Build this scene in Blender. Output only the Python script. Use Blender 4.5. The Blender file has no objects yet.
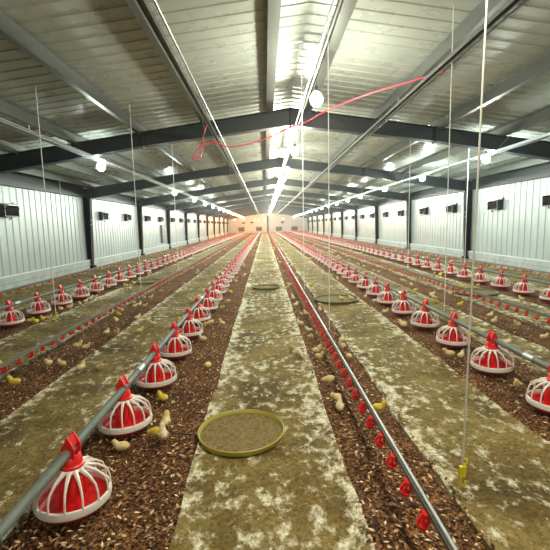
import bpy, bmesh, math, random
from mathutils import Vector, Matrix, noise
random.seed(7)
sc = bpy.context.scene
COL = sc.collection
PI = math.pi

# ------------------------------------------------------------------ camera
EYE = 1.40
cam_d = bpy.data.cameras.new('camera'); cam = bpy.data.objects.new('camera', cam_d); COL.objects.link(cam)
sc.camera = cam
cam_d.sensor_fit = 'HORIZONTAL'; cam_d.sensor_width = 36.0
cam_d.lens = 36.0 * 404.4 / 550.0
cam_d.clip_start = 0.05; cam_d.clip_end = 300
YAW, PITCH, ROLL = .02275, -.1233, -.0216
fw = Vector((math.sin(YAW) * math.cos(PITCH), math.cos(YAW) * math.cos(PITCH), math.sin(PITCH)))
rt = Vector((math.cos(YAW), -math.sin(YAW), 0)); up = rt.cross(fw)
r2 = math.cos(ROLL) * rt + math.sin(ROLL) * up; u2 = -math.sin(ROLL) * rt + math.cos(ROLL) * up
M = Matrix((r2, u2, -fw)).transposed().to_4x4(); M.translation = Vector((0, 0, EYE))
cam.matrix_world = M

# ------------------------------------------------------------------ world, exposure
w = bpy.data.worlds.new('night'); sc.world = w; w.use_nodes = True
w.node_tree.nodes['Background'].inputs[0].default_value = (.02, .025, .03, 1)
w.node_tree.nodes['Background'].inputs[1].default_value = 1.0
vol = w.node_tree.nodes.new('ShaderNodeVolumeScatter')              # slight dust haze, mostly added to imitate glare around the lamps
vol.inputs['Density'].default_value = .0012; vol.inputs['Anisotropy'].default_value = .75; vol.inputs['Color'].default_value = (.95, .95, .92, 1)
w.node_tree.links.new(vol.outputs[0], w.node_tree.nodes['World Output'].inputs['Volume'])
sc.view_settings.view_transform = 'Standard'; sc.view_settings.look = 'None'
sc.view_settings.gamma = 1.0; sc.view_settings.use_curve_mapping = False
sc.view_settings.exposure = 0.0
BULB_W = 75.0; BULB_EMIT = 60.0
COOL = (.88, 1.0, .93); WARM = (1.0, .42, .14)

# ------------------------------------------------------------------ materials
def mat(name, col=(.5, .5, .5), rough=.5, metal=0., emit=None, estr=0., spec=.5):
    m = bpy.data.materials.new(name); m.use_nodes = True
    b = m.node_tree.nodes['Principled BSDF']
    b.inputs['Base Color'].default_value = (*col, 1); b.inputs['Roughness'].default_value = rough
    b.inputs['Metallic'].default_value = metal
    b.inputs['Specular IOR Level'].default_value = spec
    if emit:
        b.inputs['Emission Color'].default_value = (*emit, 1); b.inputs['Emission Strength'].default_value = estr
    return m
class NT:
    def __init__(s, m): s.t = m.node_tree; s.b = s.t.nodes['Principled BSDF']
    def n(s, typ, **k):
        o = s.t.nodes.new(typ)
        for a, v in k.items(): setattr(o, a, v)
        return o
    def l(s, a, b): s.t.links.new(a, b)
    def coord(s, scale=(1, 1, 1), rot=(0, 0, 0)):
        c = s.n('ShaderNodeTexCoord'); mp = s.n('ShaderNodeMapping'); s.l(c.outputs['Object'], mp.inputs[0])
        mp.inputs['Scale'].default_value = scale; mp.inputs['Rotation'].default_value = rot
        return mp.outputs[0]
    def noise(s, v, scale, detail=4, rough=.5, dist=0):
        o = s.n('ShaderNodeTexNoise'); s.l(v, o.inputs['Vector']); o.inputs['Scale'].default_value = scale
        o.inputs['Detail'].default_value = detail; o.inputs['Roughness'].default_value = rough
        o.inputs['Distortion'].default_value = dist; return o.outputs['Fac']
    def ramp(s, f, stops):
        o = s.n('ShaderNodeValToRGB'); s.l(f, o.inputs[0]); e = o.color_ramp.elements
        while len(e) < len(stops): e.new(.5)
        for i, (p, c) in enumerate(stops):
            e[i].position = p; e[i].color = (*c, 1) if len(c) == 3 else c
        return o.outputs[0]
    def mix(s, f, a, b, blend='MIX'):
        o = s.n('ShaderNodeMix', data_type='RGBA', blend_type=blend)
        if isinstance(f, float): o.inputs[0].default_value = f
        else: s.l(f, o.inputs[0])
        for i, x in ((6, a), (7, b)):
            if isinstance(x, tuple): o.inputs[i].default_value = (*x, 1)
            else: s.l(x, o.inputs[i])
        return o.outputs[2]
    def math(s, op, a, b=None):
        o = s.n('ShaderNodeMath', operation=op)
        for i, x in ((0, a), (1, b)):
            if x is None: continue
            if isinstance(x, (int, float)): o.inputs[i].default_value = x
            else: s.l(x, o.inputs[i])
        return o.outputs[0]
    def bump(s, h, strength=.3, dist=.01):
        o = s.n('ShaderNodeBump'); o.inputs['Strength'].default_value = strength; o.inputs['Distance'].default_value = dist
        s.l(h, o.inputs['Height']); s.l(o.outputs[0], s.b.inputs['Normal'])
W1, B1 = (1, 1, 1), (0, 0, 0)

# white corrugated wall sheet
m_wall = mat('painted_wall_sheet', (.55, .62, .62), .38, .15)
t = NT(m_wall); v = t.coord()
t.l(t.ramp(t.noise(v, 1.1, 5), [(.3, (.35, .41, .405)), (.7, (.43, .49, .475))]), t.b.inputs['Base Color'])
# roof sheet, galvanised
m_roof = mat('roof_sheet', (.40, .44, .40), .30, .12)
t = NT(m_roof); v = t.coord((1, 1, 1))
t.l(t.ramp(t.noise(v, .9, 6, .6), [(.3, (.35, .385, .335)), (.7, (.42, .46, .405))]), t.b.inputs['Base Color'])
t.l(t.ramp(t.noise(v, 3.0, 3), [(.3, (.24,) * 3), (.7, (.36,) * 3)]), t.b.inputs['Roughness'])
m_curb = mat('whitewashed_concrete', (.62, .66, .64), .85)
t = NT(m_curb); v = t.coord()
t.l(t.ramp(t.noise(v, 4, 6, .6), [(.3, (.33, .37, .34)), (.65, (.50, .54, .52))]), t.b.inputs['Base Color'])
t.bump(t.noise(v, 30, 4), .4, .01)
m_steel = mat('dark_green_steel', (.011, .019, .021), .5, .0)
m_col = mat('dark_column_paint', (.005, .008, .008), .65, 0, None, 0, .2)
m_purlin = mat('weathered_purlin', (.15, .165, .145), .40, .6)
m_galv = mat('galvanised', (.50, .53, .545), .32, .85)
m_galv2 = mat('dull_galvanised', (.42, .45, .44), .45, .8)
m_black = mat('black_plastic', (.012, .013, .014), .4)
m_lid = mat('white_lid', (.75, .78, .78), .35)
m_end = mat('end_wall_sheet', (.56, .54, .50), .5, .05)
m_grey = mat('grey_panel', (.16, .17, .17), .5, .3)
m_dark = mat('dark_opening', (.02, .02, .02), .8)
m_red = mat('red_plastic', (.74, .016, .016), .36)
m_red2 = mat('red_pan', (.62, .016, .02), .38)
m_white = mat('white_plastic', (.80, .78, .74), .38)
m_pipe = mat('grey_green_pipe', (.13, .16, .145), .6, .1)
t = NT(m_pipe); v = t.coord((8, 1, 8))
t.l(t.ramp(t.noise(v, 6, 5), [(.3, (.085, .105, .09)), (.7, (.17, .20, .175))]), t.b.inputs['Base Color'])
m_cord = mat('white_cord', (.75, .77, .72), .7)
m_dcord = mat('dark_cable', (.03, .03, .03), .6)
m_yellow = mat('yellow_plastic', (.85, .72, .02), .4)
m_hose = mat('pink_red_hose', (.72, .06, .10), .45)
m_bulb = mat('cool_bulb', (1, 1, 1), .3, 0, COOL, BULB_EMIT)
m_wbulb = mat('warm_bulb', (1, .8, .6), .3, 0, (1.0, .55, .22), 40)
m_sock = mat('bulb_socket', (.03, .03, .03), .5)
m_tray = mat('olive_green_plastic', (.40, .36, .06), .45)
m_feed = mat('tray_feed', (.22, .17, .08), .95)
t = NT(m_feed); v = t.coord()
t.l(t.ramp(t.noise(v, 45, 6, .7), [(.35, (.10, .065, .018)), (.62, (.26, .185, .065))]), t.b.inputs['Base Color'])
t.bump(t.noise(v, 90, 4), .6, .006)
CH = {'pale yellow': ((.80, .68, .36), (.62, .47, .18)), 'bright yellow': ((.82, .66, .12), (.60, .44, .04)), 'cream': ((.80, .68, .44), (.58, .44, .24))}
m_chick = {}
for k, (a, b) in CH.items():
    m = mat('down_' + k.replace(' ', '_'), a, .95, 0, None, 0, .1); t = NT(m); v = t.coord()
    t.l(t.ramp(t.noise(v, 40, 5, .7), [(.3, b), (.6, a)]), t.b.inputs['Base Color'])
    t.bump(t.noise(v, 220, 3), .8, .004); m_chick[k] = m
m_beak = mat('beak', (.75, .38, .12), .5); m_eye = mat('eye', (.01, .01, .01), .2)

# rice husk litter
m_husk = mat('rice_husk_ground', (.1, .06, .03), .95, 0, None, 0, .2)
t = NT(m_husk); v = t.coord()
fine = t.ramp(t.noise(v, 55, 4, .8), [(.40, (.022, .009, .004)), (.50, (.12, .055, .023)), (.62, (.50, .28, .13))])
big = t.ramp(t.noise(v, 2.2, 4, .6), [(.35, (.70, .62, .55)), (.7, (1.25, 1.15, .95))])
c = t.mix(1.0, fine, big, 'MULTIPLY')
t.l(c, t.b.inputs['Base Color']); t.bump(t.noise(v, 60, 4, .7), .9, .02)
m_flake = mat('husk_flakes', (.2, .12, .07), .85, 0, None, 0, .3)
t = NT(m_flake); g = t.n('ShaderNodeNewGeometry')
t.l(t.ramp(g.outputs['Random Per Island'], [(0, (.022, .010, .005)), (.45, (.11, .048, .020)), (.75, (.34, .18, .08)), (1, (.95, .70, .42))]), t.b.inputs['Base Color'])

def mat_strip(name, x0, x1, seed, white=.55, warm=1.0):
    """olive matting with droppings and feed dust; white stuff gathers at the edges"""
    m = mat(name, (.2, .16, .07), .92, 0, None, 0, .25); t = NT(m); v = t.coord()
    a = t.noise(v, 1.6 + seed * .13, 6, .65, .4)
    base = t.ramp(a, [(.34, (.105, .072, .020)), (.5, (.205, .150, .046)), (.66, (.31, .245, .092))])
    grit = t.ramp(t.noise(v, 38, 4, .7), [(.36, (.55, .52, .45)), (.6, (1.15, 1.15, 1.1))])
    base = t.mix(1.0, base, grit, 'MULTIPLY')
    s = t.n('ShaderNodeSeparateXYZ'); t.l(v, s.inputs[0])
    hw = (x1 - x0) / 2; cx = (x0 + x1) / 2
    e = t.math('DIVIDE', t.math('ABSOLUTE', t.math('SUBTRACT', s.outputs[0], cx)), hw)
    e = t.math('MULTIPLY', t.math('POWER', e, 3.5), .12)
    v2 = t.coord((1, .75, 1))
    n1 = t.noise(v2, 10.5 + seed * .4, 7, .70, .1); n2 = t.noise(v2, 1.3, 2)
    f = t.math('ADD', t.math('ADD', n1, e), t.math('MULTIPLY', t.math('SUBTRACT', n2, .5), .35))
    f = t.ramp(f, [(white, B1), (white + .12, W1)])
    wcol = t.ramp(t.noise(v, 45, 4, .7), [(.36, (.42, .38, .22)), (.6, (.88, .86, .68))])
    t.l(t.mix(f, base, wcol), t.b.inputs['Base Color'])
    hh = t.math('ADD', t.math('MULTIPLY', n1, 1.0), t.math('MULTIPLY', t.noise(v, 38, 4, .7), .35))
    t.bump(hh, .8, .03)
    return m

# ------------------------------------------------------------------ mesh building
class MB:
    def __init__(s): s.v = []; s.f = []; s.mi = []
    def add(s, v, f, mi=0):
        o = len(s.v); s.v += [tuple(x) for x in v]; s.f += [tuple(i + o for i in x) for x in f]; s.mi += [mi] * len(f); return s
    def box(s, x0, x1, y0, y1, z0, z1, mi=0):
        v = [(x, y, z) for x in (x0, x1) for y in (y0, y1) for z in (z0, z1)]
        return s.add(v, [(0, 1, 3, 2), (4, 6, 7, 5), (0, 4, 5, 1), (2, 3, 7, 6), (0, 2, 6, 4), (1, 5, 7, 3)], mi)
    def hexa(s, a, b, mi=0):
        """a, b: two quads (same winding) joined to a solid"""
        return s.add(list(a) + list(b), [(3, 2, 1, 0), (4, 5, 6, 7)] + [(i, (i + 1) % 4, 4 + (i + 1) % 4, 4 + i) for i in range(4)], mi)
    def tube(s, pts, r, n=8, mi=0, caps=True):
        pts = [Vector(p) for p in pts]; rs = r if isinstance(r, (list, tuple)) else [r] * len(pts)
        vs = []; prev = None
        for i, p in enumerate(pts):
            d = (pts[min(i + 1, len(pts) - 1)] - pts[max(i - 1, 0)]).normalized()
            if prev is None:
                a = Vector((0, 0, 1)) if abs(d.z) < .9 else Vector((1, 0, 0)); u = d.cross(a).normalized()
            else:
                u = (prev - d * prev.dot(d)).normalized()
            prev = u; w_ = d.cross(u)
            vs += [p + (u * math.cos(2 * PI * k / n) + w_ * math.sin(2 * PI * k / n)) * rs[i] for k in range(n)]
        fs = [(i * n + k, i * n + (k + 1) % n, (i + 1) * n + (k + 1) % n, (i + 1) * n + k) for i in range(len(pts) - 1) for k in range(n)]
        if caps: fs += [tuple(range(n))[::-1], tuple((len(pts) - 1) * n + k for k in range(n))]
        return s.add(vs, fs, mi)
    def lathe(s, prof, n=24, mi=0, c=(0, 0, 0), closed=False):
        vs = [(c[0] + r * math.cos(2 * PI * k / n), c[1] + r * math.sin(2 * PI * k / n), c[2] + z) for r, z in prof for k in range(n)]
        m = len(prof); rng = range(m if closed else m - 1)
        fs = [(i * n + k, i * n + (k + 1) % n, ((i + 1) % m) * n + (k + 1) % n, ((i + 1) % m) * n + k) for i in rng for k in range(n)]
        if not closed:
            if prof[0][0] > 1e-4: fs.append(tuple(range(n))[::-1])
            if prof[-1][0] > 1e-4: fs.append(tuple((m - 1) * n + k for k in range(n)))
        return s.add(vs, fs, mi)
    def ell(s, c, r, n=10, mi=0, rot=None):
        vs = []; m = n // 2 + 1
        for i in range(m + 1):
            th = PI * i / m
            for k in range(n):
                p = Vector((r[0] * math.sin(th) * math.cos(2 * PI * k / n), r[1] * math.sin(th) * math.sin(2 * PI * k / n), r[2] * math.cos(th)))
                if rot is not None: p = rot @ p
                vs.append(p + Vector(c))
        return s.add(vs, [(i * n + k, (i + 1) * n + k, (i + 1) * n + (k + 1) % n, i * n + (k + 1) % n) for i in range(m) for k in range(n)], mi)
    def mesh(s, name, mats, smooth=True):
        me = bpy.data.meshes.new(name); me.from_pydata(s.v, [], s.f)
        if not isinstance(mats, (list, tuple)): mats = [mats]
        for m in mats: me.materials.append(m)
        me.polygons.foreach_set('material_index', s.mi)
        bm = bmesh.new(); bm.from_mesh(me)
        bmesh.ops.remove_doubles(bm, verts=bm.verts, dist=1e-6)
        bmesh.ops.recalc_face_normals(bm, faces=bm.faces); bm.to_mesh(me); bm.free()
        me.polygons.foreach_set('use_smooth', [smooth] * len(me.polygons))
        if smooth: me.set_sharp_from_angle(angle=math.radians(40))
        me.update(); return me
    def build(s, name, mats, parent=None, smooth=True):
        return link(name, s.mesh(name, mats, smooth), parent)
def link(name, me, parent=None, loc=None):
    o = bpy.data.objects.new(name, me); COL.objects.link(o)
    if parent: o.parent = parent
    if loc: o.location = loc
    return o
def tag(o, label=None, cat=None, group=None, kind=None):
    for k, v in (('label', label), ('category', cat), ('group', group), ('kind', kind)):
        if v: o[k] = v
    return o
def thing(name, label, cat, loc=(0, 0, 0), rz=0, group=None):
    o = bpy.data.objects.new(name, None); COL.objects.link(o); o.empty_display_size = .1
    o.location = loc; o.rotation_euler = (0, 0, rz); return tag(o, label, cat, group)
def copy_tree(o, parent=None):
    c = o.copy(); COL.objects.link(c)
    if parent: c.parent = parent
    for ch in o.children: copy_tree(ch, c)
    return c
ORD = ['first', 'second', 'third', 'fourth', 'fifth', 'sixth', 'seventh', 'eighth', 'ninth', 'tenth', 'eleventh', 'twelfth', 'thirteenth',
       'fourteenth', 'fifteenth', 'sixteenth', 'seventeenth', 'eighteenth', 'nineteenth', 'twentieth', 'twenty-first', 'twenty-second',
       'twenty-third', 'twenty-fourth', 'twenty-fifth', 'twenty-sixth', 'twenty-seventh', 'twenty-eighth', 'twenty-ninth', 'thirtieth']

# ------------------------------------------------------------------ the shell
Y0, Y1 = -4.0, 74.6
XL, XR, XC = -6.35, 7.50, .58
RIDGE = 3.92; SL = .14
def roof_z(x): return RIDGE - SL * abs(x - XC)
def raft_z(x): return 3.45 - SL * abs(x - XC)
def rib(t, pitch, depth, crest):                                 # trapezoid profile samples over one pitch
    return [(0, 0), (pitch - crest - .04, 0), (pitch - crest - .02, depth), (pitch - .02, depth)]
fl = MB(); fl.box(XL - .2, XR + .2, Y0 - .2, Y1 + .2, -.3, -.03)
tag(fl.build('floor', m_husk), kind='structure')
# side walls : vertical ribs, pressed outwards from the face
def side_wall(name, x, s):
    m = MB(); prof = []; y = Y0
    while y < Y1:
        for a, d in rib(0, .28, .016, .10): prof.append((min(y + a, Y1), d))
        y += .28
    vs = []
    for yy, d in prof:
        vs += [(x - s * d, yy, .28), (x - s * d, yy, 2.95)]
    m.add(vs, [(2 * i, 2 * i + 2, 2 * i + 3, 2 * i + 1) for i in range(len(prof) - 1)])
    xo = x + s * .06
    m.box(min(xo, xo + s * .04), max(xo, xo + s * .04), Y0, Y1, .28, 3.0)
    m.box(min(x, x - s * .034), max(x, x - s * .034), Y0, Y1, 1.672, 1.682)   # lap joint of the sheets
    return tag(m.build(name, m_wall, smooth=False), kind='structure')
side_wall('wall_left', XL, -1); side_wall('wall_right', XR, 1)
for nm, x, s in (('baseboard_left', XL, -1), ('baseboard_right', XR, 1)):
    m = MB(); a, b = sorted((x - s * .10, x + s * .1)); m.box(a, b, Y0, Y1, -.05, .28)
    tag(m.build(nm, m_curb, smooth=False), kind='structure')
for nm, x, s in (('trim_1', XL, -1), ('trim_2', XR, 1)):          # pale angle rail on top of the curb
    m = MB(); a, b = sorted((x - s * .06, x - s * .105)); m.box(a, b, Y0, Y1, .282, .312)
    tag(m.build(nm, m_lid, smooth=False), kind='structure')
for nm, x, s in (('trim_3', XL, -1), ('trim_4', XR, 1)):          # dark eave strut
    m = MB(); a, b = sorted((x - s * .03, x - s * .15)); m.box(a, b, Y0, Y1, 2.49, 2.62); m.box(min(x - s * .03, x - s * .06), max(x - s * .03, x - s * .06), Y0, Y1, 2.62, 2.93)
    tag(m.build(nm, m_steel, smooth=False), kind='structure')
# end walls
def end_wall(nm, y, s):
    m = MB(); prof = []; x = XL
    while x < XR:
        for a, d in rib(0, .33, .03, .12): prof.append((min(x + a, XR), d))
        x += .33
    vs = []
    for xx, d in prof: vs += [(xx, y - s * d, 0), (xx, y - s * d, roof_z(xx))]
    m.add(vs, [(2 * i, 2 * i + 2, 2 * i + 3, 2 * i + 1) for i in range(len(prof) - 1)])
    m.box(XL - .1, XR + .1, min(y + s * .05, y + s * .1), max(y + s * .05, y + s * .1), -.1, 4.0)
    tag(m.build(nm, m_end, smooth=False), kind='structure')
end_wall('wall_far', Y1, 1); end_wall('wall_back', Y0, -1)
# roof: ribs run from eave to ridge
m = MB(); prof = []; y = Y0
while y < Y1:
    for a, d in ((0, 0), (.19, 0), (.205, .012), (.235, .012)): prof.append((min(y + a, Y1), d))
    y += .25
for sx_, xe in ((-1, XL - .1), (1, XR + .1)):
    vs = []
    for yy, d in prof: vs += [(xe, yy, roof_z(xe) - d * 1.0), (XC, yy, roof_z(XC) - d * 1.0)]
    m.add(vs, [(2 * i, 2 * i + 2, 2 * i + 3, 2 * i + 1) for i in range(len(prof) - 1)])
    a, b = sorted((xe, XC))
    m.hexa([(a, Y0, roof_z(a) + .04), (b, Y0, roof_z(b) + .04), (b, Y1, roof_z(b) + .04), (a, Y1, roof_z(a) + .04)],
           [(a, Y0, roof_z(a) + .08), (b, Y0, roof_z(b) + .08), (b, Y1, roof_z(b) + .08), (a, Y1, roof_z(a) + .08)])
tag(m.build('ceiling', m_roof, smooth=False), kind='structure')

# purlins (C section) along the shed
for i, x in enumerate((-5.9, -4.95, -3.75, -2.45, -1.15, .22, .88, 2.30, 3.62, 4.90, 6.2, 7.05)):
    m = MB(); z = roof_z(x) - .035; h = .17; wd = .13 if i in (5, 6) else .075; s = -1 if x < XC else 1
    m.box(x - .006, x + .006, Y0, Y1, z - h, z)
    a, b = sorted((x, x + s * wd)); m.box(a, b, Y0, Y1, z - h - .006, z - h + .004); m.box(a, b, Y0, Y1, z - .008, z)
    m.box(x + s * wd - .004, x + s * wd + .004, Y0, Y1, z - h, z - h + .03)
    o = m.build('roof_purlin', m_purlin, smooth=False); tag(o, kind='structure')

# portal frames
m_bolt = m_galv
def seg_i(m, x0, x1, zt0, zt1, d0, d1, bw=.10):
    """I section of a rafter from x0 to x1, top at zt, depth d"""
    def q(y0, y1, ta, tb):      # slab following the slope, offsets below the top line at each end
        m.hexa([(x0, y0, zt0 - ta[0]), (x0, y1, zt0 - ta[0]), (x0, y1, zt0 - tb[0]), (x0, y0, zt0 - tb[0])],
               [(x1, y0, zt1 - ta[1]), (x1, y1, zt1 - ta[1]), (x1, y1, zt1 - tb[1]), (x1, y0, zt1 - tb[1])])
    q(-bw, bw, (0, 0), (.012, .012)); q(-.006, .006, (0, 0), (d0, d1)); q(-bw, bw, (d0 - .012, d1 - .012), (d0, d1))
def make_frame():
    root = thing('steel_portal_frame', '', 'steel frame')
    for x, s in ((-6.33, 1), (7.45, -1)):                          # column, tapering wider to the top, flanges across
        m = MB(); zb, zt = .0, 2.80
        wb, wt = .13, .24
        xo = x
        def slab(fa, fb, y0, y1):
            m.hexa([(xo + s * fa(wb), y0, zb), (xo + s * fb(wb), y0, zb), (xo + s * fb(wb), y1, zb), (xo + s * fa(wb), y1, zb)],
                   [(xo + s * fa(wt), y0, zt), (xo + s * fb(wt), y0, zt), (xo + s * fb(wt), y1, zt), (xo + s * fa(wt), y1, zt)])
        slab(lambda w_: w_ - .012, lambda w_: w_, -.10, .10); slab(lambda w_: 0, lambda w_: .012, -.10, .10); slab(lambda w_: 0, lambda w_: w_, -.006, .006)
        m.box(min(x, x + s * .2), max(x, x + s * .2), -.13, .13, 0, .10)
        c = m.build('column', m_col, root, smooth=False)
        b = MB()
        for zz in (1.55, 1.70):
            b.ell((x + s * (wb + (wt - wb) * zz / 2.8 + .004), -.05, zz), (.014, .022, .022), 8)
        b.build('bolt_pair', m_bolt, c)
    for x0, x1 in ((-6.33 + .2, XC), (7.45 - .2, XC)):
        m = MB(); xm = x0 + (x1 - x0) * .55; top = lambda x: 3.75 - SL * abs(x - XC)
        seg_i(m, x0, xm, top(x0), top(xm), .36, .28); seg_i(m, xm, x1, top(xm), top(x1), .28, .34)
        m.box(xm - .012, xm + .012, -.11, .11, top(xm) - .31, top(xm) + .01)      # splice plate
        m.box(x1 - .012, x1 + .012, -.11, .11, top(x1) - .37, top(x1))
        m.box(x0 - .07, x0 + .07, -.10, .10, top(x0) - .40, top(x0) - .02)
        m.build('rafter', m_steel, root, smooth=False)
    for x in (-3.75, -1.15, 2.30, 4.90):                            # rods bracing the lower flange to the purlins
        s = -1 if x < XC else 1
        for d in (-1, 1):
            b = MB(); b.tube([(x, d * .02, raft_z(x) + .01), (x, d * .62, roof_z(x) - .19)], .009, 6); b.build('flange_brace', m_galv2, root)
    return root
fr0 = make_frame()
for k, y in enumerate([2.63 + 6 * i for i in range(12)]):
    o = fr0 if k == 0 else copy_tree(fr0)
    o.location = (0, y, 0)
    lab = ('dark green steel portal frame directly above the camera' if k == 0 else
           'dark green steel portal frame of columns and rafters, %s one from the camera' % ORD[k - 1])
    tag(o, lab, 'steel frame', 'portal frames down the shed')

# cross bracing rods on the side walls
for x, side in ((XL + .29, 'pale left'), (XR - .29, 'pale right')):
    root = thing('cross_brace', 'thin crossed steel rods in the fourth wall bay of the %s side wall' % side.split()[1], 'brace', (x, 26.8, 0))
    for z0, z1 in ((.35, 2.3), (2.3, .35)):
        b = MB(); b.tube([(0, 0, z0), (0, 5.65, z1)], .012, 6); b.build('rod', m_galv2, root)

# end wall furniture
root = thing('end_post', 'dark post in the middle of the far end wall', 'post', (XC, Y1 - .15, 0))
m = MB(); m.box(-.12, .12, -.1, .1, 0, 3.4); m.build('post', m_steel, root, smooth=False)
for x, z, nm in ((-4.24, .75, 'beside the side wall'), (-1.05, .75, 'left of the centre post'), (2.56, .7, 'right of the centre post'), (5.46, .7, 'next to the white side wall')):
    root = thing('wall_fan', 'dark square fan low in the far end wall, ' + nm, 'fan', (x, Y1 - .09, z))
    m = MB()
    for a in ((-.55, .55, .32, .38), (-.55, .55, -.38, -.32), (-.55, -.49, -.32, .32), (.49, .55, -.32, .32)): m.box(a[0], a[1], -.06, .04, a[2], a[3])
    m.build('frame', m_grey, root, smooth=False)
    m = MB()
    for q in range(6): m.hexa([(-.49, -.03, -.30 + q * .1), (.49, -.03, -.30 + q * .1), (.49, .03, -.23 + q * .1), (-.49, .03, -.23 + q * .1)],
                              [(-.49, -.025, -.305 + q * .1), (.49, -.025, -.305 + q * .1), (.49, .035, -.235 + q * .1), (-.49, .035, -.235 + q * .1)])
    m.build('louvre', m_grey, root, smooth=False)
for x, z, nm in ((-3.8, 1.9, 'upper pair, outer'), (-2.33, 1.95, 'upper pair, inner'), (3.28, 1.85, 'single, in the pale half')):
    root = thing('air_inlet', 'small black inlet high on the far end wall, ' + nm, 'air inlet', (x, Y1 - .04, z))
    m = MB(); m.box(-.28, .28, -.24, 0, -.16, .14); m.build('housing', m_black, root, smooth=False)
    m = MB(); m.box(-.3, .3, -.26, 0, .14, .17); m.build('lid', m_lid, root, smooth=False)
root = thing('grey_service_panel', 'narrow dark grey panel mounted on the left side wall between two columns', 'panel', (XL + .05, 25.3, 0))
m = MB(); m.box(-.01, .05, -.42, .42, .45, 1.55); m.build('cabinet', m_grey, root, smooth=False)
m = MB(); m.box(.05, .07, -.36, .36, .50, 1.50); d = m.build('door', m_grey, root, smooth=False)
m = MB(); m.ell((.085, -.2, 1.0), (.02, .05, .05), 8); m.build('handle', m_lid, d)

# wall air inlets
def make_inlet():
    root = thing('air_inlet', '', 'air inlet')                     # faces +x
    m = MB()
    m.box(0, .02, -.29, .29, -.17, .17); m.box(0, .17, -.29, -.26, -.17, .12); m.box(0, .17, .26, .29, -.17, .12); m.box(0, .17, -.26, .26, -.17, -.14)
    m.box(0, .03, .26, .34, -.17, .20)
    m.build('housing', m_black, root, smooth=False)
    m = MB(); m.hexa([(.01, -.27, .15), (.01, .27, .15), (.01, .27, .17), (.01, -.27, .17)], [(.26, -.27, .10), (.26, .27, .10), (.26, .27, .12), (.26, -.27, .12)])
    m.build('lid', m_lid, root, smooth=False)
    m = MB(); m.hexa([(.10, -.25, -.13), (.115, -.25, -.13), (.115, .25, -.13), (.10, .25, -.13)], [(.20, -.25, .06), (.215, -.25, .06), (.215, .25, .06), (.20, .25, .06)])
    m.build('flap', m_black, root, smooth=False)
    m = MB(); m.tube([(.16, -.05, -.15), (.16, -.05, -.21), (.10, -.05, -.23)], .012, 6); m.build('latch', m_black, root)
    return root
inl = make_inlet(); first = True
def place_inlets(x, rz, ys, side):
    global first
    for k, y in enumerate(ys):
        o = inl if first else copy_tree(inl); first = False
        o.location = (x, y, 1.90); o.rotation_euler = (0, 0, rz)
        tag(o, 'black air inlet box with pale lid on the %s side wall, %s from the camera' % (side, ORD[k]), 'air inlet', 'air inlets along the %s side wall' % side)
ysL = [10.2] + [14.63 + 6 * b + d for b in range(10) for d in (1.45, 4.25) if 14.63 + 6 * b + d < 72 and not (b == 1 and d > 4 and False)]
ysR = [10.35, 13.0] + [14.63 + 6 * b + d for b in range(10) for d in (1.45, 4.25) if 14.63 + 6 * b + d < 72]
place_inlets(XL + .0, 0, ysL, 'left'); place_inlets(XR - .0, PI, ysR, 'right')

# rails and conduits hung under the rafters
def rail(x, z, label, y0=Y0 + .2, y1=Y1 - .3, hw=.03):
    root = thing('overhead_rail', label, 'rail', (x, 0, z))
    m = MB(); m.box(-hw, hw, y0, y1, -.002, .002); m.box(-hw, -hw + .004, y0, y1, -.04, -.002); m.box(hw - .004, hw, y0, y1, -.04, -.002)
    m.build('channel', m_galv if hw > .04 else m_purlin, root, smooth=False)
    m = MB(); m.tube([(.10, y0, -.02), (.10, y1, -.02)], .012, 6); m.build('conduit', m_galv if hw > .04 else m_purlin, root)
    h = MB(); y = y0 + 1
    while y < y1: h.box(-.035, .115, y - .015, y + .015, .004, .012); h.box(-.006, .006, y - .01, y + .01, .012, .09); y += 3.0
    h.build('hanger_strap', m_galv2, root, smooth=False)
rail(-3.40, 2.83, 'shiny galvanised rail under the roof above the outer row of pans by the left wall', hw=.06)
rail(-.90, 3.14, 'shiny twin rail under the roof just left of the ridge lamps')
rail(2.02, 3.14, 'shiny twin rail under the roof above the middle-right feeder row')
rail(4.75, 2.80, 'shiny galvanised rail under the roof above the outer row of pans by the right wall', hw=.06)
root = thing('lamp_cable_conduit', 'pale conduit running beneath the ridge that feeds the ridge lamps', 'conduit', (.66, 0, 3.36))
m = MB(); m.tube([(0, Y0 + .2, 0), (0, Y1 - .3, 0)], .014, 6); m.tube([(.06, Y0 + .2, .0), (.06, Y1 - .3, .0)], .01, 6); m.build('pipe', m_lid, root)

# ------------------------------------------------------------------ lamps
ld = bpy.data.lights.new('bulb_light', 'POINT'); ld.energy = BULB_W; ld.color = COOL; ld.shadow_soft_size = .09
lfar = bpy.data.lights.new('ridge_bulb_light', 'POINT'); lfar.energy = 42; lfar.color = COOL; lfar.shadow_soft_size = .09
lfront = bpy.data.lights.new('added_warm_light', 'POINT'); lfront.energy = 105; lfront.color = (1.0, .88, .68); lfront.shadow_soft_size = .09  # for two unseen ridge bulbs, added to brighten the floor near the camera
lw = bpy.data.lights.new('heat_light', 'POINT'); lw.energy = 130; lw.color = WARM; lw.shadow_soft_size = .09
def make_lamp(mb, drop):
    root = thing('hanging_light_bulb', '', 'light bulb')
    m = MB(); m.lathe([(0.001, -.20), (.04, -.19), (.075, -.16), (.09, -.115), (.082, -.07), (.055, -.03), (.028, -.006), (.022, .01)], 20); m.build('bulb', mb, root)
    m = MB(); m.lathe([(.026, .0), (.03, .01), (.028, .06), (.012, .075)], 12); m.build('socket', m_sock, root)
    m = MB(); m.tube([(0, 0, .07), (0, 0, drop)], .004, 6); m.build('flex', m_dcord, root)
    return root
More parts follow.
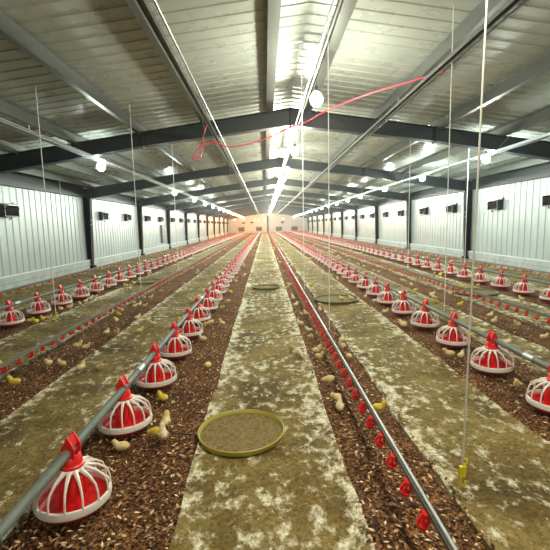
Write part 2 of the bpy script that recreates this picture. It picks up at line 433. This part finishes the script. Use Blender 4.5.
def lamp_row(x, zc, ys, label, grp, warm_from=200, skip=0):
    cool = make_lamp(m_bulb, roof_z(x) - zc - .10 - .04); warm = None; used = False; k = -skip
    for y in ys:
        w_ = y > warm_from
        if abs((y - 2.63 + 3) % 6 - 3) < .35: y += .5                 # clear of the rafters
        if w_ and warm is None:
            warm = make_lamp(m_wbulb, roof_z(x) - zc - .10 - .04); o = warm
        else:
            src = warm if w_ else cool
            o = src if (not w_ and not used) else copy_tree(src)
            if not w_: used = True
        o.location = (x, y, zc + .10)
        far = k > 14
        l_ = bpy.data.objects.new('bulb_glow', lw if w_ else (lfront if y < 2 else (lfar if y > 12 and zc > 3 else ld))); COL.objects.link(l_); l_.parent = o; l_.location = (0, 0, -.31)
        if k < 0: tag(o, 'unseen white bulb close to the camera, before the visible ' + grp.replace('bulbs of the ', ''), 'light bulb', grp)
        elif not far: tag(o, ('warm orange ' if w_ else 'bright white ') + label % ORD[k], 'light bulb', grp)
        else: tag(o, 'tiny ' + ('orange' if w_ else 'white') + ' bulb at the far end of the ' + grp.replace('bulbs of the ', ''), 'light bulb', grp)
        k += 1
lamp_row(.76, 3.12, [-2.15, 1.85, 5.85, 9.85, 13.1] + [15.6 + 2 * i for i in range(28)], 'bulb hanging under the ridge, %s of the row with added bulbs', 'bulbs of the ridge row', skip=2)  # farther on, added bulbs close the gaps to imitate a continuous strip of glare
lamp_row(-3.6, 2.77, [9.3, 16.7] + [21.3 + 3.78 * i for i in range(14)] , 'bulb hanging over the left aisle, %s of its row', 'bulbs of the left row', 42)
lamp_row(5.0, 2.77, [5.2, 9.2, 12.9] + [16.9 + 3.74 * i for i in range(15)], 'bulb hanging over the right aisle, %s of its row', 'bulbs of the right row', skip=1)
# heat lamps low over the far brooding area
k = 0
for x, y in ((-4.8, 45.5), (-2.6, 51.6), (-1.4, 58), (-4.4, 60), (.0, 66), (2.6, 58), (-1.2, 71.5), (3.8, 52)):
    root = thing('heat_lamp', 'glowing orange heat lamp over the brooding area by the far end wall', 'heat lamp', (x, y, 2.3), 0, 'heat lamps at the far end')
    m = MB(); m.lathe([(.02, .10), (.10, .04), (.16, -.06), (.165, -.06), (.105, .05), (.02, .115)], 14); m.build('shade', m_galv, root)
    m = MB(); m.ell((0, 0, -.04), (.06, .06, .07), 10); m.build('bulb', m_wbulb, root)
    m = MB(); m.tube([(0, 0, .1), (0, 0, roof_z(x) - 2.3 - .04)], .005, 5); m.build('flex', m_dcord, root)
    l_ = bpy.data.objects.new('heat_glow', lw); COL.objects.link(l_); l_.parent = root; l_.location = (0, 0, -.2)

# ------------------------------------------------------------------ floor mats and litter
def strip(name, label, x0, x1, y0, y1, seed, white):
    m = MB(); nx = 14; ys = []; y = y0
    while y < y1: ys.append(y); y += .06 if y < 8 else (.25 if y < 20 else 1.5)
    ys.append(y1); vs = []
    for y in ys:
        for i in range(nx + 1):
            x = x0 + (x1 - x0) * i / nx
            ed = .012 * noise.noise((x * 3 + seed, y * 2.2, 0)) + (.02 * noise.noise((seed, y * .9, 1)) if i in (0, nx) else 0)
            z = .006 + .012 * noise.noise((x * 5, y * 5, seed)) + .006 * noise.noise((x * 17, y * 17, seed)) + (.008 if i in (0, nx) else 0)
            vs.append((x + ed, y, z))
    n = nx + 1
    m.add(vs, [(j * n + i, j * n + i + 1, (j + 1) * n + i + 1, (j + 1) * n + i) for j in range(len(ys) - 1) for i in range(nx)])
    lo = [(x, y, -.035) for (x, y, z) in vs]; L = len(ys) - 1
    rim = [j * n for j in range(L + 1)] + [L * n + i for i in range(1, n)] + [j * n + nx for j in range(L - 1, -1, -1)] + [i for i in range(nx - 1, 0, -1)]
    vv = [vs[i] for i in rim] + [lo[i] for i in rim]; r = len(rim)
    m.add(vv, [(i, i + r, (i + 1) % r + r, (i + 1) % r) for i in range(r)])
    o = m.build(name, mat_strip(name + '_surface', x0, x1, seed, white)); tag(o, label, 'floor mat', 'long floor mats'); return o
strip('floor_mat', 'long olive floor mat with white patches down the middle, under the round tray', -.46, .43, Y0 + .5, 73.5, 1, .522)
strip('floor_mat', 'long olive floor mat between the centre drinker line and the middle-right pans', .92, 1.74, Y0 + .5, 73.5, 2, .548)
strip('floor_mat', 'long olive floor mat lying just left of the big feed pans', -1.97, -1.22, Y0 + .5, 73.5, 3, .545)
strip('floor_mat', 'grey olive floor mat between the left drinker line and outer left pans', -3.42, -2.55, Y0 + .5, 73.5, 4, .55)
strip('floor_mat', 'narrow mat strip between middle-right feed pipe and the right drinker line', 2.50, 3.0, Y0 + .5, 73.5, 5, .56)
strip('floor_mat', 'long dusty mat between the right drinker line and outer right pans', 3.60, 4.42, Y0 + .5, 73.5, 6, .56)
strip('floor_mat', 'dusty mat strip along the left side wall beyond the outer pans', -5.9, -4.4, Y0 + .5, 73.5, 7, .57)
strip('floor_mat', 'dusty mat strip along the right side wall beyond the outer pans', 5.4, 7.1, Y0 + .5, 73.5, 8, .57)

# loose husk relief: bumpy litter bed in the troughs, with real flakes close up
def bed(x0, x1, y0, y1, seed, step=.05):
    nx = max(2, int((x1 - x0) / step)); ny = int((y1 - y0) / step); vs = []
    for j in range(ny + 1):
        for i in range(nx + 1):
            x = x0 + (x1 - x0) * i / nx; y = y0 + (y1 - y0) * j / ny
            e = min(1, min(x - x0, x1 - x) / .08)
            vs.append((x, y, -.02 + e * (.012 + .014 * noise.noise((x * 6, y * 6, seed)) + .008 * noise.noise((x * 20, y * 20, seed)))))
    n = nx + 1
    return vs, [(j * n + i, j * n + i + 1, (j + 1) * n + i + 1, (j + 1) * n + i) for j in range(ny) for i in range(nx)]
m = MB()
TR = [(-1.26, -.44), (.40, .95), (1.72, 2.53), (-2.58, -1.94), (-4.44, -3.38), (2.97, 3.63), (4.38, 5.45)]
for i, (a, b) in enumerate(TR): m.add(*bed(a, b, -1, 9, i))
tag(m.build('husk_bed', m_husk), 'brown rice husk litter bed in the troughs between the floor mats', 'litter', kind='stuff')
def flakes():
    V = []; F = []
    R = random.random
    for a, b in TR:
        dens = 3000 if abs(a) < 2.6 else 900
        ymax = 7.0
        N = int((b - a) * dens * 2.1)
        for _ in range(N):
            y = 1.3 + (ymax - 1.3) * R() ** 1.7
            x = a + (b - a) * R()
            if y > 5 and abs(x) > 3.5: pass
            L = .009 + .013 * R(); W_ = .004 + .005 * R(); th = R() * PI; ti = (R() - .5) * 1.0
            z = .006 + .016 * R() + .012 * noise.noise((x * 6, y * 6, 0))
            c, s = math.cos(th), math.sin(th); o = len(V); dz = L * math.sin(ti); L *= math.cos(ti)
            V += [(x - c * L, y - s * L, z - dz), (x + s * W_, y - c * W_, z + .001), (x + c * L, y + s * L, z + dz), (x - s * W_, y + c * W_, z + .001)]
            F.append((o, o + 1, o + 2, o + 3))
    # scattered over the mats
    for _ in range(9000):
        x = random.uniform(-3.4, 4.4); y = 1.3 + 5.5 * R() ** 1.6; L = .004 + .007 * R(); W_ = .002 + .0015 * R(); th = R() * PI
        c, s = math.cos(th), math.sin(th); o = len(V); z = .016 + .01 * R()
        V += [(x - c * L, y - s * L, z), (x + s * W_, y - c * W_, z + .001), (x + c * L, y + s * L, z), (x - s * W_, y + c * W_, z + .001)]
        F.append((o, o + 1, o + 2, o + 3))
    me = bpy.data.meshes.new('rice_husks'); me.from_pydata(V, [], F); me.materials.append(m_flake)
    tag(link('rice_husks', me), 'loose brown and tan rice husks scattered over the shed floor', 'rice husks', kind='stuff')
flakes()

# ------------------------------------------------------------------ feeder pans
def pan_profiles(n_out, n_rib, n_t, lobes):
    pan = MB(); pan.lathe([(.02, .010), (.13, .008), (.160, .020), (.181, .052), (.175, .056), (.155, .030), (.120, .020), (.02, .026)], n_out, closed=False)
    gr = MB()
    if n_t: gr.lathe([(.180, .050), (.190, .052), (.193, .070), (.189, .090), (.178, .092), (.174, .070)], n_out, closed=True)
    else: gr.lathe([(.176, .050), (.194, .054), (.186, .092)], n_out, closed=True)
    gr.lathe([(.050, .228), (.066, .222), (.070, .228), (.060, .240), (.050, .242)], max(8, n_out // 2), closed=True)
    for k in range(n_rib):
        a = 2 * PI * k / n_rib; c, s = math.cos(a), math.sin(a)
        P = [(.185, .085), (.182, .135), (.168, .176), (.128, .208), (.062, .230)] if n_t else [(.184, .085), (.172, .17), (.062, .23)]
        gr.tube([(r * c, r * s, z) for r, z in P], [.0056, .0052, .0056, .008, .013] if n_t else [.006, .006, .009], 5 if n_t else 3, caps=False)
    cone = MB(); cone.lathe([(.075, .025), (.070, .05), (.050, .10), (.044, .17), (.046, .24)], max(8, n_out // 2))
    for k in range(lobes):
        a = 2 * PI * (k + .5) / lobes
        cone.ell((.050 * math.cos(a), .050 * math.sin(a), .105), (.020, .020, .090), 8)
    neck = MB(); neck.lathe([(.048, .225), (.058, .236), (.058, .25), (.050, .256), (.047, .285), (.034, .30)], max(8, n_out // 2))
    cl = MB()  # clamp saddle: triangular ears over the pipe, pipe runs along y
    for y0, y1 in ((-.038, -.026), (.026, .038)):
        cl.add([(-.030, y0, .285), (.030, y0, .285), (.033, y0, .338), (.0, y0, .402), (-.033, y0, .338), (-.030, y1, .285), (.030, y1, .285), (.033, y1, .338), (.0, y1, .402), (-.033, y1, .338)],
               [(0, 1, 2, 3, 4), (9, 8, 7, 6, 5)] + [(i, (i + 1) % 5, 5 + (i + 1) % 5, 5 + i) for i in range(5)])
    cl.hexa([(-.02, -.026, .345), (.02, -.026, .345), (.004, -.026, .392), (-.004, -.026, .392)], [(-.02, .026, .345), (.02, .026, .345), (.004, .026, .392), (-.004, .026, .392)])
    cl.lathe([(.034, .275), (.042, .283), (.042, .296), (.03, .30)], max(6, n_out // 3))
    for q in (pan, gr, cone): q.v = [(x * .93, y * .93, .018 + z * .93) for x, y, z in q.v]
    return pan, gr, cone, neck, cl
def make_feeder():
    root = thing('feeder_pan', '', 'feeder')
    pan, gr, cone, neck, cl = pan_profiles(36, 14, 1, 8)
    pan.build('pan', m_red2, root); gr.build('grill', m_white, root); cone.build('feed_cone', m_red, root)
    neck.build('neck', m_red, root); cl.build('pipe_clamp', m_red, root, smooth=False)
    return root
def far_mesh(n, ribs, lobes):
    a = MB()
    for p, mi in zip(pan_profiles(n, ribs, 0, lobes), (0, 1, 0, 0, 0)):
        a.add(p.v, p.f, mi)
    return a
mid_me = far_mesh(16, 12, 6).mesh('feeder_pan', [m_red, m_white]); low = far_mesh(10, 8, 0); low_me = low.mesh('feeder_pan', [m_red, m_white])
fd0 = make_feeder(); used = False
ROWS = [  # x, first y, pitch, row words
    (-.99, 1.12, .78, 'row beside the round tray'),
    (2.07, 1.16, .797, 'row right of the centre drinker'),
    (-3.75, 5.15 - .745, .745, 'outer row by the left wall'),
    (4.80, 5.85 - .745, .745, 'outer row by the right wall')]
allp = []
for r, (x, y, p, wd) in enumerate(ROWS):
    k = (-1, -2, -2, -2)[r]                                        # the pans that stand outside the photo count below zero
    while y < 73: allp.append((math.hypot(x, y), r, k, x, y)); k += 1; y += p
allp.sort(); keep = allp[:300]; rest = allp[300:]
for d, r, k, x, y in sorted(keep, key=lambda q: (q[1], q[2])):
    wd = ROWS[r][3]; 
    if d < 10.5:
        if not used: o = fd0; used = True
        else: o = copy_tree(fd0)
    else:
        o = link('feeder_pan', mid_me if d < 25 else low_me)
    o.location = (x + random.uniform(-.006, .006), y, .0); o.rotation_euler = (random.uniform(-.02, .02), random.uniform(-.035, .035), 0)
    if k < 0: lab = 'red and white pan at the near end, ' + wd
    elif k < 30: lab = 'red pan with white grill, %s along the %s' % (ORD[k], wd)
    else: lab = 'tiny red and white pan far along the %s' % wd
    tag(o, lab, 'feeder', 'feeder pans of the ' + wd)
mm = MB()
for d, r, k, x, y in rest: mm.add([(a + x, b + y, c) for a, b, c in low.v], low.f); mm.mi[-len(low.f):] = low.mi
tag(mm.build('far_feeder_pans', [m_red, m_white]), 'the remotest red and white feeder pans merging at the far end of the shed', 'feeders', kind='stuff')
for x, wd in ((-.99, 'beside the round tray'), (2.07, 'right of the centre drinker line'), (-3.75, 'nearer the left wall'), (4.80, 'nearer the right wall')):
    root = thing('feed_pipe', 'long grey-green feed pipe carrying the pan row %s' % wd, 'pipe', (x, 0, .315))
    m = MB(); m.tube([(0, -1.0, 0), (0, 73.2, 0)], .024, 14); m.build('tube', m_pipe, root)
    m = MB(); m.tube([(0, -.06, 0), (0, .06, 0)], .0275, 14); cme = m.mesh('coupling', m_galv2)
    for q in range(23): link('coupling', cme, root, (0, 3.04 + 3.03 * q, 0))

# ------------------------------------------------------------------ drinker lines
def cup_mb():
    m = MB()
    m.lathe([(.004, -.082), (.018, -.078), (.026, -.060), (.023, -.059), (.015, -.072), (.004, -.075)], 10)
    for s_ in (-1, 1):
        m.add([(s_ * .004, -.005, -.012), (s_ * .014, -.005, -.012), (s_ * .030, -.005, -.046), (s_ * .022, -.005, -.064), (s_ * .004, .005, -.012), (s_ * .014, .005, -.012), (s_ * .030, .005, -.046), (s_ * .022, .005, -.064)],
              [(0, 1, 2, 3), (7, 6, 5, 4), (0, 4, 5, 1), (1, 5, 6, 2), (2, 6, 7, 3), (3, 7, 4, 0)])
    m.box(-.004, .004, -.004, .004, -.06, -.008); m.box(-.014, .014, -.018, .018, -.018, -.008)
    return m
cup = cup_mb(); cup_me = cup.mesh('drinker_cup', m_red); lowcup = MB(); lowcup.box(-.024, .024, -.020, .020, -.082, -.052); lowcup.box(-.010, .010, -.006, .006, -.055, -.005)
lines = [(.62, .27, 1.05, .20, 'in the middle, left of the second mat'), (-2.24, .27, 2.2, .20, 'between left pan rows'), (3.28, .27, 3.1, .20, 'between right pan rows'),
         (-5.15, .22, 5.5, .30, 'close to the left wall'), (6.2, .22, 6.5, .30, 'close to the right wall')]
for x, z, ys, pt, wd in lines:
    root = thing('drinker_line', 'red-cupped nipple drinker pipe %s' % wd, 'drinker', (x, 0, z))
    m = MB(); hw = .010 if abs(x) < 1 else .0075; m.box(-hw, hw, -1, 73.2, -.010, .010); m.build('water_pipe', m_pipe, root, smooth=False)
    m = MB(); m.tube([(.003, -1, .017), (.003, 73.2, .017)], .009 if abs(x) < 1 else .006, 10); m.build('support_tube', m_galv2 if abs(x) < 1 else m_pipe, root)
    m = MB(); m.tube([(-.004, -1, .12), (-.004, 73.2, .12)], .0028, 5)
    if abs(x) > 1: m.build('shock_wire', m_dcord, root)
    y = ys; n = 0; rs = MB()
    tilt = Matrix.Rotation(.25, 3, 'Y')
    while y < 72.5:
        if n < 100:
            o = link('drinker_cup', cup_me, root, (-.012, y, 0)); o.rotation_euler = (0, .22, random.uniform(-.3, .3)); o.scale = (1.0, 1.0, .95)
        else: rs.add([(a - .02, b + y, c) for a, b, c in lowcup.v], lowcup.f)
        n += 1; y += pt
    tag(rs.build('far_drinker_cups', m_red, root), kind='stuff')

# ------------------------------------------------------------------ cords, hose, trays
def cord(x, y, zb, label, r=.0035, clip=False, top=None, lean=0.):
    zt = (top or roof_z(x)) - .03
    root = thing('suspension_rope', label, 'cord', (x, y, zb))
    m = MB(); m.tube([(0, 0, .0), (lean * .5, 0, (zt - zb) * .5), (lean, 0, zt - zb)], r, 6); m.build('string', m_cord, root)
    if clip:
        m = MB(); m.box(-.016, .016, -.008, .008, -.005, .05); m.tube([(0, 0, .05), (.02, 0, .065), (.022, 0, .085), (.004, 0, .09)], .005, 6)
        m.tube([(-.008, 0, -.005), (-.012, 0, -.045), (.012, 0, -.06), (.018, 0, -.03)], .006, 6)
        m.build('clip', m_yellow, root)
    else:
        m = MB(); m.tube([(-.015, 0, .02), (-.02, 0, -.01), (0, 0, -.03), (.02, 0, -.01), (.0, 0, .02)], .003, 5); m.build('hook', m_galv2, root)
cord(.962, 1.87, .13, 'white cord with yellow clip hanging closest, over the mat beside the pans', .0045, True, None, .05)
cord(-3.12, 5.95, .10, 'white cord with small yellow clip hanging among the outer left pans', .006, True)
cord(-6.0, 12.3, .40, 'thin white cord hanging in front of the left side wall', .007)
cord(.63, 3.98, .33, 'white cord holding up the centre drinker line, first of two', .0045)
cord(.63, 6.6, .33, 'white cord holding up the centre drinker line, second of two', .005)
cord(-2.25, 7.25, .33, 'white cord holding up the left drinker line, first of two', .006)
cord(-2.25, 10.4, .33, 'white cord holding up the left drinker line, second of two', .007)
cord(2.07, 4.58, .36, 'white cord holding up the feed pipe beyond the yellow clip cord', .0045)
cord(4.8, 9.6, .36, 'white cord holding up the outer right feed pipe', .006)
cord(3.28, 9.2, .33, 'white cord holding up the right drinker line', .006)

P = [(2.75, 6.2, 3.60), (2.25, 6.6, 3.56), (1.7, 7.0, 3.50), (1.15, 7.5, 3.40), (.85, 8.1, 3.36), (.55, 8.35, 3.32), (0.0, 8.40, 3.10), (-.65, 8.45, 2.98), (-.98, 8.45, 3.08), (-1.28, 8.45, 2.98), (-1.42, 8.5, 2.78), (-1.30, 8.55, 2.80), (-1.22, 8.6, 3.05), (-1.20, 8.6, 3.28)]
P = [Vector((x * .93, y * .93, EYE + (z - EYE) * .93)) for x, y, z in P] + [Vector((-1.02, 8.15, 3.44))]; Q = []
for i in range(len(P) - 1):                                         # smooth the run of the hose
    a, b, c, d = P[max(i - 1, 0)], P[i], P[i + 1], P[min(i + 2, len(P) - 1)]
    for q in range(6):
        u = q / 6; Q.append(.5 * ((2 * b) + (c - a) * u + (2 * a - 5 * b + 4 * c - d) * u * u + (3 * b - a - 3 * c + d) * u ** 3))
Q.append(P[-1]); m = MB(); m.tube(Q, .012, 8)
tag(m.build('red_hose', m_hose), 'pinkish red hose slung loosely under the roof by the ridge', 'hose')

m_tray2 = mat('dark_green_plastic', (.10, .13, .04), .5)
def tray(x, y, r, label, n=48):
    root = thing('feed_tray', label, 'tray', (x, y, .012))
    m = MB(); m.lathe([(.001, 0), (r - .03, 0), (r - .012, .008), (r - .005, .034), (r, .038), (r + .006, .034), (r - .002, .004), (r - .02, -.004), (.001, -.004)], n); m.build('dish', m_tray if y < 5 else m_tray2, root)
    m = MB(); prof = [(.001, .014)] + [(r * q, .014 + .003 * math.sin(q * 9)) for q in (.2, .4, .6, .8)] + [(r - .014, .012)]
    m.lathe(prof + [(r - .02, .004), (.001, .004)], n); m.build('feed', m_feed, root)
tray(-.19, 2.575, .285, 'round olive green tray of spilled feed on the middle mat, closest to the camera')
tray(.0, 8.9, .30, 'small round dark tray further down the middle mat')
tray(1.27, 7.25, .40, 'wide round green tray on the mat right of the centre drinker')
tray(4.02, 7.6, .40, 'round green tray with chicks by the outer right pans')
tray(-3.0, 10.3, .34, 'round tray on the mat beside the outer left pans')

# a twig / stray cord by the tray
m = MB(); m.tube([(-.66, 2.585, .022), (-.58, 2.57, .026), (-.49, 2.56, .022)], [.006, .007, .004], 6)
tag(m.build('dark_twig', m_dcord), 'short dark stick on the husks touching the round olive tray', 'stick')

# ------------------------------------------------------------------ chicks
def chick_meshes(pose):
    """spine rings (x, z, half height, half width) from tail to crown; faces +x"""
    if pose == 'standing':
        S = [(-.058, .060, .004, .004), (-.052, .058, .014, .013), (-.038, .052, .026, .024), (-.015, .048, .034, .031), (.010, .050, .034, .031), (.026, .062, .027, .025), (.034, .078, .021, .020), (.040, .092, .021, .0205), (.046, .104, .017, .017), (.050, .113, .007, .007)]
        head = (.042, .094); legs = True
    elif pose == 'pecking':
        S = [(-.056, .074, .004, .004), (-.050, .072, .014, .013), (-.036, .064, .026, .024), (-.012, .055, .033, .031), (.014, .050, .032, .030), (.036, .048, .024, .023), (.050, .044, .019, .019), (.062, .038, .020, .0195), (.074, .030, .015, .015), (.080, .024, .006, .006)]
        head = (.064, .038); legs = True
    else:  # resting
        S = [(-.060, .034, .004, .004), (-.054, .034, .014, .014), (-.040, .032, .025, .027), (-.015, .031, .031, .035), (.012, .032, .030, .034), (.030, .042, .024, .026), (.038, .056, .020, .020), (.045, .067, .020, .020), (.053, .076, .015, .016), (.058, .082, .006, .006)]
        head = (.047, .068); legs = False
    m = MB(); n = 12; vs = []
    for i, (x, z, h, w_) in enumerate(S):
        a = S[max(i - 1, 0)]; b = S[min(i + 1, len(S) - 1)]
        d = Vector((b[0] - a[0], 0, b[1] - a[1])).normalized(); nrm = Vector((-d.z, 0, d.x))
        for k in range(n):
            t_ = 2 * PI * k / n
            vs.append(Vector((x, 0, z)) + nrm * (h * math.cos(t_)) + Vector((0, w_ * math.sin(t_), 0)))
    fs = [(i * n + k, i * n + (k + 1) % n, (i + 1) * n + (k + 1) % n, (i + 1) * n + k) for i in range(len(S) - 1) for k in range(n)]
    fs += [tuple(range(n)), tuple((len(S) - 1) * n + k for k in range(n))]
    m.add(vs, fs)
    parts = {}
    for s in (-1, 1):
        wg = MB(); wz = .052 if pose != 'resting' else .034
        wg.ell((-.014, s * .029, wz), (.028, .006, .016), 10, 0, Matrix.Rotation(.25, 3, 'Y')); parts.setdefault('wing', []).append((wg, 'down'))
        ey = MB(); ey.ell((head[0] + .008, s * .0175, head[1] + .004), (.0032, .0026, .0032), 6); parts.setdefault('eye', []).append((ey, 'eye'))
        if legs:
            lg = MB(); lg.tube([(.0, s * .014, .03), (-.004, s * .014, .016), (.001, s * .014, .003)], .0026, 5)
            for a in (-.5, 0, .5): lg.tube([(.001, s * .014, .003), (.001 + .018 * math.cos(a), s * .014 + .018 * math.sin(a), .002)], .0018, 4)
            parts.setdefault('leg', []).append((lg, 'beak'))
    bd = Vector((1, 0, -.15)) if pose != 'pecking' else Vector((.75, 0, -.7))
    bd.normalize(); p0 = Vector((head[0], 0, head[1])) + bd * .016
    bk = MB(); bk.tube([p0, p0 + bd * .008, p0 + bd * .014], [.006, .004, .0008], 6); parts['beak'] = [(bk, 'beak')]
    return m, parts
PROTO = {}; FAR = {}
for pose in ('standing', 'pecking', 'resting'):
    body, parts = chick_meshes(pose)
    for colr in CH:
        mats = {'down': m_chick[colr], 'eye': m_eye, 'beak': m_beak}
        PROTO[pose, colr] = (body.mesh('chick', m_chick[colr]), [(nm, q.mesh(nm, mats[mk])) for nm, L in parts.items() for q, mk in L])
        a = MB(); a.add(body.v, body.f, 0)
        for nm in ('beak', 'leg'):
            for q, mk in parts.get(nm, []): a.add(q.v, q.f, 1)
        FAR[pose, colr] = a.mesh('chick', [m_chick[colr], m_beak])
def chick(x, y, rz, pose, colr, label, grp, z=.012, sc_=1.0):
    near = y < 7.5
    if near:
        me, ps = PROTO[pose, colr]; o = link('chick', me)
        for nm, pm in ps: link(nm, pm, o)
    else: o = link('chick', FAR[pose, colr])
    o.location = (x, y, z); o.rotation_euler = (0, 0, rz); o.scale = (sc_,) * 3
    tag(o, label, 'chick', grp); return o
# pixel -> ground ray of the calibrated camera, used only to set out where each chick stands
def gp(px, py, z=.0):
    d = fw + r2 * ((px - 275) / 404.4) - u2 * ((py - 275) / 404.4); t_ = (EYE - z) / -d.z
    return d.x * t_, d.y * t_
placed = []
def ok(x, y, r=.10): return all((x - a) ** 2 + (y - b) ** 2 > r * r for a, b in placed)
def off_pans(x, y):
    """nudge a chick out of the nearest pan"""
    for rx, y0, p, _ in ROWS:
        if abs(x - rx) < .27:
            k = round((y - y0) / p); cy = y0 + k * p; dx, dy = x - rx, y - cy; d = math.hypot(dx, dy)
            if d < .26:
                if d < 1e-3: dx, d = 1, 1
                x = rx + dx / d * .27; y = cy + dy / d * .27
    return x, y
zone = lambda x: ('husks beside the round tray row' if -1.3 < x < -.45 else 'middle mat' if x < .42 and x > -1 else 'husks along the centre drinker' if .4 <= x < .95 else
                  'mat right of the centre drinker' if x < 1.74 and x > 0 else 'husks under the middle-right pans' if x < 2.55 and x > 0 else 'floor by the right drinker line' if 0 < x < 3.7 else
                  'mat by the outer right pans' if 0 < x < 4.5 else 'husks under the outer right pans' if x > 0 else 'mat left of the tray-side pans' if x > -1.95 else
                  'floor along the left drinker line' if x > -2.6 else 'mat before the outer left pans' if x > -3.4 else 'husks under the outer left pans')
near_list = []
SPOTS = [  # px, py of the feet; pose; colour; what sets it apart
    (379, 414, 'standing', 'bright yellow'), (342, 402, 'resting', 'pale yellow'), (351, 411, 'resting', 'cream'), (338, 385, 'pecking', 'pale yellow'), (326, 361, 'standing', 'pale yellow'),
    (320, 355, 'standing', 'cream'), (314, 355, 'standing', 'pale yellow'), (299, 358, 'pecking', 'cream'), (292, 351, 'resting', 'pale yellow'), (313, 340, 'resting', 'pale yellow'), (300, 326, 'resting', 'cream'),
    (301, 317, 'resting', 'pale yellow'), (342, 351, 'standing', 'cream'), (349, 362, 'pecking', 'pale yellow'), (342, 343, 'resting', 'cream'), (320, 313, 'standing', 'cream'), (293, 300, 'resting', 'cream'),
    (296, 307, 'resting', 'pale yellow'), (301, 318, 'standing', 'cream'), (293, 286, 'resting', 'cream'), (285, 273, 'resting', 'pale yellow'), (309, 333, 'resting', 'cream'),
    (157, 440, 'pecking', 'bright yellow'), (124, 443, 'resting', 'pale yellow'), (139, 437, 'standing', 'cream'), (149, 430, 'standing', 'pale yellow'), (163, 402, 'resting', 'bright yellow'), (208, 371, 'pecking', 'pale yellow'),
    (203, 342, 'resting', 'cream'), (204, 329, 'standing', 'pale yellow'), (217, 306, 'resting', 'cream'), (214, 311, 'resting', 'pale yellow'), (226, 292, 'resting', 'pale yellow'), (229, 284, 'standing', 'cream'),
    (3, 369, 'resting', 'bright yellow'), (15, 388, 'standing', 'bright yellow'), (49, 368, 'standing', 'cream'), (62, 367, 'resting', 'pale yellow'), (78, 350, 'standing', 'pale yellow'), (86, 350, 'resting', 'cream'),
    (81, 371, 'resting', 'pale yellow'), (100, 371, 'resting', 'cream'), (107, 335, 'resting', 'pale yellow'), (116, 324, 'standing', 'pale yellow'), (135, 308, 'resting', 'pale yellow'), (140, 307, 'standing', 'cream'),
    (145, 308, 'resting', 'pale yellow'), (151, 300, 'standing', 'cream'), (161, 293, 'resting', 'pale yellow'), (117, 336, 'standing', 'cream'), (140, 333, 'resting', 'pale yellow'), (153, 326, 'resting', 'cream'), (148, 322, 'resting', 'pale yellow'),
    (29, 323, 'resting', 'bright yellow'), (36, 324, 'resting', 'bright yellow'), (43, 322, 'standing', 'bright yellow'), (49, 320, 'resting', 'pale yellow'), (61, 311, 'resting', 'cream'), (70, 310, 'standing', 'cream'),
    (80, 306, 'resting', 'pale yellow'), (86, 303, 'resting', 'cream'), (91, 301, 'standing', 'pale yellow'), (95, 299, 'resting', 'cream'), (126, 287, 'resting', 'pale yellow'), (130, 290, 'resting', 'cream'), (134, 285, 'standing', 'pale yellow'),
    (449, 357, 'resting', 'pale yellow'), (461, 359, 'resting', 'cream'), (517, 391, 'standing', 'pale yellow'), (475, 336, 'resting', 'bright yellow'), (482, 334, 'resting', 'pale yellow'), (460, 308, 'standing', 'bright yellow'), (517, 329, 'standing', 'cream'),
    (494, 325, 'standing', 'pale yellow'), (432, 297, 'resting', 'pale yellow'), (436, 304, 'resting', 'bright yellow'), (376, 303, 'resting', 'cream'), (389, 315, 'standing', 'cream'), (403, 326, 'resting', 'pale yellow'), (409, 328, 'resting', 'cream'),
    (461, 288, 'resting', 'bright yellow'), (467, 290, 'resting', 'bright yellow'), (474, 291, 'standing', 'bright yellow'), (478, 287, 'resting', 'pale yellow'), (342, 301, 'resting', 'pale yellow'), (351, 301, 'resting', 'pale yellow'),
    (521, 302, 'standing', 'pale yellow'), (490, 318, 'resting', 'pale yellow'), (507, 346, 'resting', 'cream'), (544, 340, 'resting', 'pale yellow')]
for px, py, pose, colr in SPOTS:
    x, y = gp(px, py); x, y = off_pans(x, y)
    if abs(x - .62) < .07: x = .62 + (.09 if x > .62 else -.09)
    if not ok(x, y, .085): x += .08
    placed.append((x, y)); near_list.append((x, y, random.uniform(0, 2 * PI), pose, colr))
# flocks further down the rows
rnd = random.Random(11)
for (xs, n, ylo, yhi) in (([-.99], 46, 5.5, 34), ([.62], 40, 7, 32), ([2.07], 40, 6.5, 34), ([-2.24], 44, 6, 30), ([-3.75], 30, 8, 26), ([3.28], 26, 7, 26), ([4.8], 24, 9, 26)):
    for _ in range(n):
        for tr in range(20):
            y = ylo + (yhi - ylo) * rnd.random() ** 1.6; x = xs[0] + rnd.choice((-1, 1)) * rnd.uniform(.08, .42); x, y = off_pans(x, y)
            if abs(x - .62) < .07 or abs(x + 2.24) < .07 or abs(x - 3.28) < .07: continue
            if ok(x, y, .12): break
        placed.append((x, y)); near_list.append((x, y, rnd.uniform(0, 2 * PI), rnd.choice(('standing', 'pecking', 'resting', 'resting')), rnd.choice(['pale yellow', 'cream', 'pale yellow', 'cream', 'cream', 'bright yellow'])))
near_list.sort(key=lambda q: q[1]); cnt = {}
POSEW = {'standing': 'standing', 'pecking': 'pecking', 'resting': 'sitting'}
for x, y, rz, pose, colr in near_list:
    zn = zone(x); key = (pose, colr, zn); k = cnt.get(key, 0); cnt[key] = k + 1
    intray = any(math.hypot(x - a, y - b) < r + .03 for a, b, r in ((1.27, 7.25, .38), (4.02, 7.6, .38), (-3, 10.3, .32)))
    if y < 12:
        lab = '%s %s chick, %s of its kind along the %s' % (colr, POSEW[pose], ORD[k], zn)
        grp = 'chicks on the ' + zn
    else:
        lab = 'tiny %s chick far away on the %s' % (colr, zn); grp = 'distant chicks on the ' + zn
    chick(x, y, rz, pose, colr, lab, grp, z=.028 if intray else .014, sc_=rnd.uniform(.82, .98))
